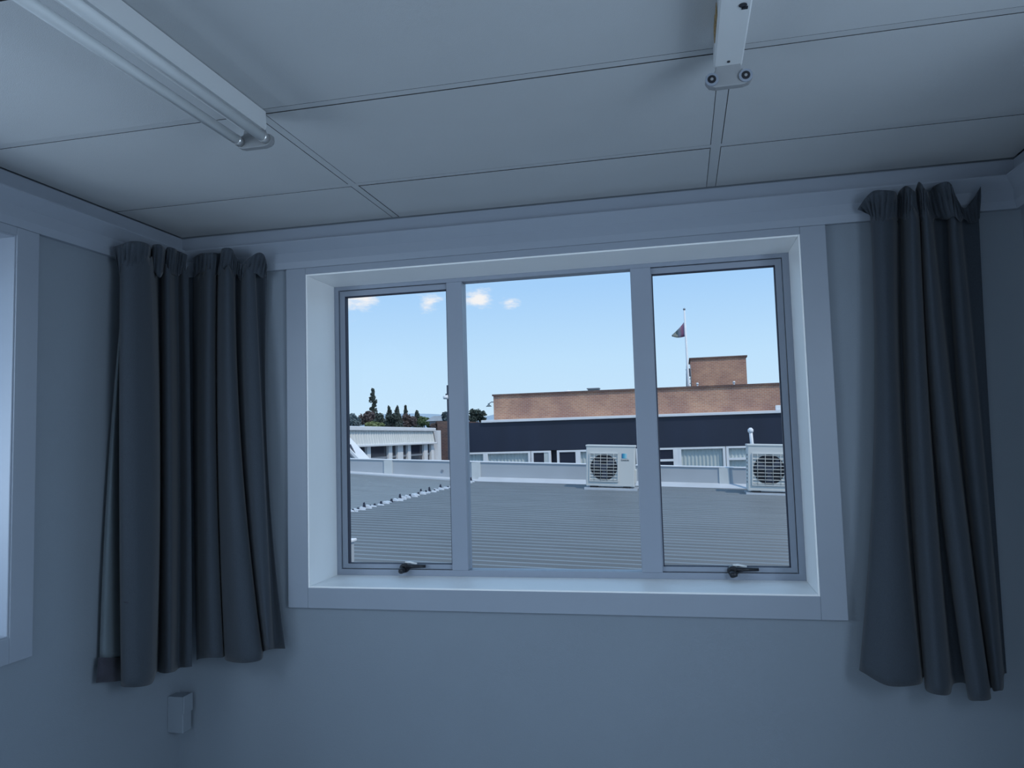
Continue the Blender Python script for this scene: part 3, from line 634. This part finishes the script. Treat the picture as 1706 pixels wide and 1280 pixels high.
# ---- navy building with the brick upper storey
YN = 37.0
nb = empty('navy_building', (-3, YN, ZG)); tag(nb, 'long navy-clad building with a brown brick upper storey', 'building')
xl = atY(764, 700, YN).x; xr_ = 14.0
wz1 = atY(900, 697, YN).z-.12; wz0 = .82
under(MB().box(xl, xr_, YN, YN+12, wz0+.0, wz1).build('navy_wall', M['navy'], None), nb)
under(MB().box(xl, xr_, YN+.35, YN+12, ZG, wz0).build('lower_wall', M['navy'], None), nb)
bx0 = atY(822.5, 680, YN+.6).x
ft_ = under(MB().box(bx0-.55, xr_+.1, YN-.12, YN+1.0, wz1-.03, wz1+.11).build('roof_flashing', M['bwhite'], None, bevel=.02), nb)
bt = atY(1000, 653, YN+.6).z
under(MB().box(bx0, xr_, YN+.6, YN+11, wz1+.08, bt).build('brick_storey', M['brick'], None), nb)
under(MB().box(bx0-.06, xr_+.06, YN+.52, YN+11.06, bt, bt+.09).build('coping', M['brick2'], None), nb)
bt += .095
# windows of the ground storey, each with its frame and pane or blind
def nwin(x0p, x1p, kind, transom=False):
    x0 = atY(x0p, 760, YN).x; x1 = atY(x1p, 760, YN).x; z0, z1 = -1.4, .80; f = .10
    fr = MB(); fr.box(x0, x0+f*1.3, YN-.03, YN+.12, z0, z1); fr.box(x1-f*1.3, x1, YN-.03, YN+.12, z0, z1); xi, xj = x0+f*1.3, x1-f*1.3; fr.box(xi, xj, YN-.03, YN+.12, z1-f, z1); fr.box(xi, xj, YN-.03, YN+.12, z0, z0+f)
    if transom: fr.box(xi, xj, YN-.03, YN+.12, .10, .22)
    wn = under(fr.build('window', M['bwhite'], None), nb)
    g_ = under(MB().box(x0+f, x1-f, YN+.02, YN+.05, z0+f, z1-f).build('window_pane', M['glass'] if kind == 'blind' else M['dglass'], None), nb)
    g_.parent = wn; g_.matrix_parent_inverse = Matrix.Identity(4)
    wn.matrix_parent_inverse = Matrix.Translation(-nb.location)
    if kind == 'blind':
        n = int((x1-x0)/.10); rows_ = [[], []]
        for i in range(n+1):
            x = x0+f+(x1-x0-2*f)*i/n; d = .05 if i % 2 else 0.0
            rows_[0].append((x, YN+.12+d, z0+f)); rows_[1].append((x, YN+.12+d, z1-f))
        c_ = MB().grid(rows_, smooth=False).build('pleated_blind', M['drape'], None, solid=.006); c_.parent = wn
    elif kind == 'half':
        c_ = MB().box(x1-f-.28, x1-f, YN-.005, YN+.018, z0+f, z1-f).build('side_curtain', M['drape'], None); c_.parent = wn
    return wn
for a in ((768, 809, 'blind'), (809, 884, 'blind'), (885, 918, 'half'), (928, 963, 'dark'), (963, 1040, 'blind'), (1060, 1126, 'dark', True), (1131, 1209, 'blind'), (1210, 1275, 'blind', True), (1279, 1350, 'blind')): nwin(*a)
pn = MB(); pn.box(atY(1125, 760, YN).x, atY(1132, 760, YN).x, YN-.02, YN+.1, -1.4, .8); under(pn.build('window_post', M['bwhite'], None), nb)
# floodlight on the flashing at the right
p = atY(1300, 677, YN+.3)
wz1 += .012
fl_ = empty('floodlight', (p.x, YN+.3, wz1+.11)); tag(fl_, 'small white floodlight box on the navy building ledge', 'light')
under(MB().box(p.x-.24, p.x+.26, YN+.18, YN+.42, wz1+.11, wz1+.36).build('housing', M['bwhite'], None, bevel=.03), fl_)
under(MB().box(p.x+.08, p.x+.20, YN+.165, YN+.185, wz1+.16, wz1+.30).build('lens', M['dglass'], None), fl_)
# wall lamp at the brick end
p = atY(816, 674, YN+.8)
wl = empty('wall_lamp', (p.x, YN+.8, p.z)); tag(wl, 'small lamp on a bracket at the left end of the brick storey', 'lamp')
under(MB().tube([(bx0, YN+.8, p.z+.12), (p.x+.1, YN+.8, p.z+.13), (p.x-.02, YN+.8, p.z+.06)], .025, 8).build('bracket', M['steel'], None), wl)
under(MB().tube([(p.x-.06, YN+.8, p.z+.06), (p.x-.06, YN+.8, p.z-.02), (p.x-.06, YN+.8, p.z-.12)], [.04, .06, .17], 12).build('shade', M['grey'], None), wl)
# roof-top brick plant room
YP = YN+4.0
x0, x1 = atY(1151, 620, YP).x, atY(1244, 620, YP).x; zt_ = atY(1197, 597, YP).z
pr = empty('plant_room', ((x0+x1)/2, YP, bt)); tag(pr, 'square brown brick plant room standing on the roof', 'building')
under(MB().box(x0, x1, YP, YP+3, bt, zt_).build('brick_wall', M['brick'], None), pr)
under(MB().box(x0-.07, x1+.07, YP-.07, YP+3.07, zt_, zt_+.09).build('coping', M['brick2'], None), pr)
for px in (1162, 1223):
    q = atY(px, 640, YP-1.5)
    vt = empty('roof_vent', (q.x, YP-1.5, bt)); tag(vt, 'tiny pale pipe vent at the %s foot of the brick plant room' % ('left' if px < 1200 else 'right'), 'vent', 'pipe vents by the plant room')
    under(MB().tube([(q.x, YP-1.5, bt), (q.x, YP-1.5, bt+.22)], .045, 10).build('pipe', M['bwhite'], None), vt)
    under(MB().tube([(q.x, YP-1.5, bt+.21), (q.x, YP-1.5, bt+.29)], [.09, .05], 10).build('cowl', M['bwhite'], None), vt)
# ladder with a dark cable box against the plant room's side
ld = empty('roof_ladder', (x0-.2, YP-.1, bt)); tag(ld, 'short dark ladder beside the brick plant room', 'ladder')
for dx in (-.28, -.02): under(MB().tube([(x0+dx, YP-.15, bt), (x0+dx*.8, YP-.15, zt_-.35)], .03, 6).build('ladder_rail', M['steel'], None), ld)
zz = bt+.1
while zz < zt_-.4:
    under(MB().tube([(x0-.28, YP-.15, zz), (x0-.02, YP-.15, zz)], .028, 6).build('rung', M['steel'], None), ld); zz += .26
under(MB().box(x0-.2, x0-.03, YP-.25, YP-.1, bt+.75, bt+1.2).build('cable_box', M['polem'], None), ld)
# flagpole and flag
p = atY(1147, 640, YP-.6); t0 = atY(1140, 517, YP-.6)
fp = empty('flagpole', (p.x, YP-.6, bt)); tag(fp, 'tall slim white flagpole beside the brick plant room', 'flagpole')
under(MB().tube([Vector((p.x, YP-.6, bt)), p, t0], [.085, .075, .045], 10).build('pole', M['bwhite'], None), fp)
under(MB().tube([t0, t0+Vector((0, 0, .06)), t0+Vector((0, 0, .12))], [.05, .08, .03], 10).build('finial', M['steel'], None), fp)
a = [(1139.5, 537), (1141, 547), (1142, 559)]; c = [(1120, 560), (1121, 561), (1122, 562)]
cols = []
for i in range(9):
    t = i/8; colp = []
    top = Vector((1139.3+(1119-1139.3)*t, 537+(559-537)*(t**.85))); bot = Vector((1140.6+(1119.5-1140.6)*t, 561+2.0*math.sin(t*3.1)-.5*t))
    for j in range(5):
        s_ = top.lerp(bot, j/4); colp.append(atY(s_.x, s_.y, YP-.6-.25*math.sin(t*7+j*.5)*t))
    cols.append(colp)
fo = MB().grid(cols).build('flag', M['flag'], None, solid=.02); tag(fo, 'small dark flag hanging limp from the flagpole', 'flag')
# roof-top box and dome ventilator
p = atY(989, 652, YN+5)
rv = empty('roof_unit', (p.x, YN+5, bt)); tag(rv, 'small grey plant box on the brick roof behind the right mullion', 'box')
under(MB().box(p.x-.32, p.x+.32, YN+4.8, YN+5.4, bt, p.z+.12).build('housing', M['grey'], None), rv)
under(MB().box(p.x-.38, p.x+.36, YN+4.75, YN+5.45, p.z+.12, p.z+.18).build('lid', M['steel'], None), rv)
p = atY(946, 653, YN+4)
dv = empty('dome_ventilator', (p.x, YN+4, bt)); tag(dv, 'pale domed ventilator low on the brick roof edge', 'ventilator')
under(MB().tube([(p.x, YN+4, bt), (p.x, YN+4, bt+.12)], .15, 14).build('neck', M['acg'], None), dv)
under(MB().tube([(p.x, YN+4, bt+.06), (p.x, YN+4, bt+.15), (p.x, YN+4, bt+.24), (p.x, YN+4, bt+.29)], [.24, .27, .18, .04], 16).build('dome', M['bwhite'], None), dv)

# ---- pale building on the left, running away from us
XB = -12.2
lb = empty('pale_building', (XB, 28, ZG)); tag(lb, 'pale building with a ribbed metal fascia and dark windows', 'building')
def yb_(px): return atX(px, 750, XB).y
yn, yf = 20.0, yb_(721)
under(MB().box(XB-9, XB-.12, yn, yf, ZG, .2).build('wall', M['bwhite'], None), lb)
under(MB().box(XB-9, XB-.9, yn, yf, .2, 1.4).build('inner_wall', M['dglass'], None), lb)
b = MB(); yy = yn
rows_ = [[], []]
while yy < yf:
    for dy, dx in ((0, 0), (.12, 0), (.15, .03), (.22, .03), (.25, 0)): 
        rows_[0].append((XB+.12+dx, min(yy+dy, yf), 1.42)); rows_[1].append((XB+.02+dx, min(yy+dy, yf), 1.98))
    yy += .25
b.grid(rows_, smooth=False); under(b.build('fascia', M['fascia'], None), lb)
under(MB().box(XB-9, XB+.0, yn, yf, 1.40, 1.97).build('roof_body', M['bwhite'], None), lb)
under(MB().box(XB-9, XB+.16, yn, yf+.1, 1.98, 2.14).build('roof_edge', M['bwhite'], None, bevel=.02), lb)
under(MB().box(XB-.1, XB+.22, yn, yf+.1, 1.34, 1.43).build('lower_edge', M['bwhite'], None, bevel=.02), lb)
for a, c in ((611, 617), (647, 653), (662, 671), (679, 684), (706, 712), (718, 722.5)):
    under(MB().box(XB-.15, XB+.02, yb_(a), yb_(c), .1, 1.37).build('window_post', M['bwhite'], None), lb)
for a, c in ((590, 611), (617, 647), (653, 662), (671, 679), (684, 706), (712, 718)):
    g_ = under(MB().box(XB-.12, XB-.09, yb_(a), yb_(c), .2, 1.37).build('window_pane', M['dglass'], None), lb)
    under(MB().box(XB-.10, XB-.05, yb_(a), yb_(c), .82, .90).build('window_transom', M['steel'], None), lb)
ye = yb_(722.5)
under(MB().box(XB-2, XB+.20, ye+.1, ye+.6, ZG, 2.02).build('end_pier', M['bwhite'], None), lb)
# lean-to roof with a white barge board in front of it
YL = 19.0
p1, p2 = atY(540, 703, YL), atY(603, 770, YL); th = .10
lt = empty('gable_roof', (p1.x, YL, ZG)); tag(lt, 'white sloping barge board of a gable roof at the left', 'roof')
def slab(y0, y1, t0_, t1_): 
    return MB().hexa([(p1.x, y0, p1.z-t1_), (p2.x, y0, p2.z-t1_), (p2.x, y1, p2.z-t1_), (p1.x, y1, p1.z-t1_), (p1.x, y0, p1.z-t0_), (p2.x, y0, p2.z-t0_), (p2.x, y1, p2.z-t0_), (p1.x, y1, p1.z-t0_)])
under(slab(YL, YL+.06, 0, th).build('barge_board', M['bwhite'], None), lt)
under(slab(YL+.06, YL+.80, .0, .10).build('roof_sheet', M['bwhite'], None), lt)
under(slab(YL-.03, YL+.05, th, th+.06).build('barge_trim', M['steel'], None), lt)
under(MB().extrude([(p1.x, ZG), (p2.x-.1, ZG), (p2.x-.1, p2.z-.2), (p1.x, p1.z-.2)], lambda x, z: (x, YL+.15, z), lambda x, z: (x, YL+.75, z)).build('gable_wall', M['parapet'], None), lt)
br = MB()
for a, c in (((583, 741), (596, 766)), ((577, 752), (586, 748))):
    br.tube([atY(a[0], a[1], YL+.11), atY(c[0], c[1], YL+.11)], .03, 6)
under(br.build('cable', M['polem'], None), lt)
# dark brick wall between
x0 = atY(729, 730, 40).x; x1 = atY(760, 730, 40).x
bw = MB().box(x0, x1, 40, 46, ZG, atY(740, 702, 40).z).build('brick_annex', M['brick2']); tag(bw, 'dark brick wall between the pale building and the pole', 'wall')
# far house
p = atY(728, 697, 62)
hs = empty('far_house', (p.x, 62, ZG)); tag(hs, 'distant house with a pale grey roof among the trees', 'house')
under(MB().box(p.x-.7, p.x+.9, 62, 66, ZG, p.z-.25).build('wall', M['steel'], None), hs)
under(MB().extrude([(p.x-1.0, p.z-.25), (p.x+1.15, p.z-.25), (p.x+.75, p.z+.2), (p.x-.3, p.z+.2)], lambda x, z: (x, 61.8, z), lambda x, z: (x, 66.2, z)).build('roof', M['flash'], None), hs)

# ---- trees
def leaf_cloud(mb, c, rx, ry, rz, n, size, rnd):
    for _ in range(n):
        while True:
            d = Vector((rnd.uniform(-1, 1), rnd.uniform(-1, 1), rnd.uniform(-1, 1)))
            if .25 < d.length < 1: break
        p = Vector((c[0]+d.x*rx, c[1]+d.y*ry, c[2]+d.z*rz))
        u = Vector((rnd.gauss(0, 1), rnd.gauss(0, 1), rnd.gauss(0, 1))).normalized(); v = u.orthogonal().normalized(); s = size*rnd.uniform(.6, 1.4)
        mb.quad([p-u*s-v*s*.5, p+u*s-v*s*.5, p+u*s*.8+v*s*.5, p-u*s*.8+v*s*.5])
def trunk(x, y, top, r, root): under(MB().tube([(x, y, ZG), (x+.05, y, (ZG+top)/2), (x, y, top)], [r, r*.7, r*.2], 8).build('trunk', M['bark'], None), root)
def conifer(px, top, Y, half, mat, label, base=712, seed=1, sparse=False):
    rnd = random.Random(seed); t = atY(px, top, Y); bz = atY(px, base, Y).z-1.0
    r = empty('conifer', (t.x, Y, ZG)); tag(r, label, 'tree', 'conifers beyond the pale building')
    trunk(t.x, Y, t.z-.2, .16, r); mb = MB(); hgt = t.z-bz; hw = half*Y/F_PX; n = 9 if not sparse else 13
    for i in range(n):
        f = i/(n-1); z = t.z-hgt*f; rad = hw*(.12+.88*f**.8)*(1 if not sparse else rnd.uniform(.5, 1.25))
        for k in range(9 if not sparse else 8):
            a = rnd.uniform(0, 6.28); q = rad*rnd.uniform(.1, .85)
            leaf_cloud(mb, (t.x+q*math.cos(a), Y+q*math.sin(a), z+rnd.uniform(-.1, .1)), rad*.35+.05, rad*.35+.05, hgt/n*(.6 if not sparse else .42)+.05, 22 if not sparse else 22, .10, rnd)
    under(mb.build('crown', mat, None, recalc=False), r)
def broad(px, py, Y, rxp, ryp, mat, label, seed=1, grp='bushy trees beyond the roofs'):
    rnd = random.Random(seed); c = atY(px, py, Y); k = Y/F_PX; r = empty('broadleaf_tree', (c.x, Y, ZG)); tag(r, label, 'tree', grp)
    trunk(c.x, Y, c.z, .2, r); mb = MB()
    for i in range(16):
        a = rnd.uniform(0, 6.28); e = rnd.uniform(-.6, 1.2); q = rnd.uniform(.35, .8)
        leaf_cloud(mb, (c.x+rxp*k*q*math.cos(a)*math.cos(e), Y+rxp*k*q*math.sin(a)*math.cos(e), c.z+ryp*k*q*math.sin(e)), rxp*k*.4, rxp*k*.4, ryp*k*.38, 60, .12, rnd)
    under(mb.build('crown', mat, None, recalc=False), r)
conifer(621, 651, 84, 20, M['lf1'], 'tallest conifer with sparse tiered branches, leftmost of the conifers', seed=2, sparse=True)
conifer(648, 681, 76, 13, M['lf1'], 'second conifer from the left, with a knobbly tip', seed=3)
conifer(662, 681, 80, 13, M['lf1'], 'pointed dark conifer in the middle of the row', seed=4)
conifer(675.5, 680, 84, 7, M['lf1'], 'narrow pencil-shaped conifer, fourth of the row', seed=5)
conifer(695, 688, 88, 15, M['lf1'], 'short broad conifer, rightmost of the conifers', seed=6)
broad(588, 702, 72, 18, 14, M['lf4'], 'bluish shrubby tree at the far left of the left pane', 11)
broad(612, 699, 77, 18, 15, M['lf2'], 'reddish dark broad tree under the tallest conifer', 12)
broad(631, 702, 72, 14, 15, M['lf1'], 'dark green rounded tree right of the reddish tree', 13)
broad(622, 710, 64, 20, 7, M['lf3'], 'low yellow-green shrub above the pale roof', 14)
broad(654, 704, 69, 19, 16, M['lf1'], 'dark thicket below the middle conifers', 15)
broad(681, 703, 73, 18, 16, M['lf2'], 'dark bush below the pencil-shaped conifer', 18)
broad(707, 705, 66, 14, 12, M['lf5'], 'small bright green bush left of the far house roof', 16)
broad(795, 697, 66, 17, 17, M['lf1'], 'rounded dark green tree left of the brick storey', 17)
broad(743, 698, 54, 7, 12, M['lf4'], 'grey-green tree behind the dark pole', 19)
broad(729, 711, 60, 13, 9, M['lf2'], 'low dark shrubs under the far house roof', 21)
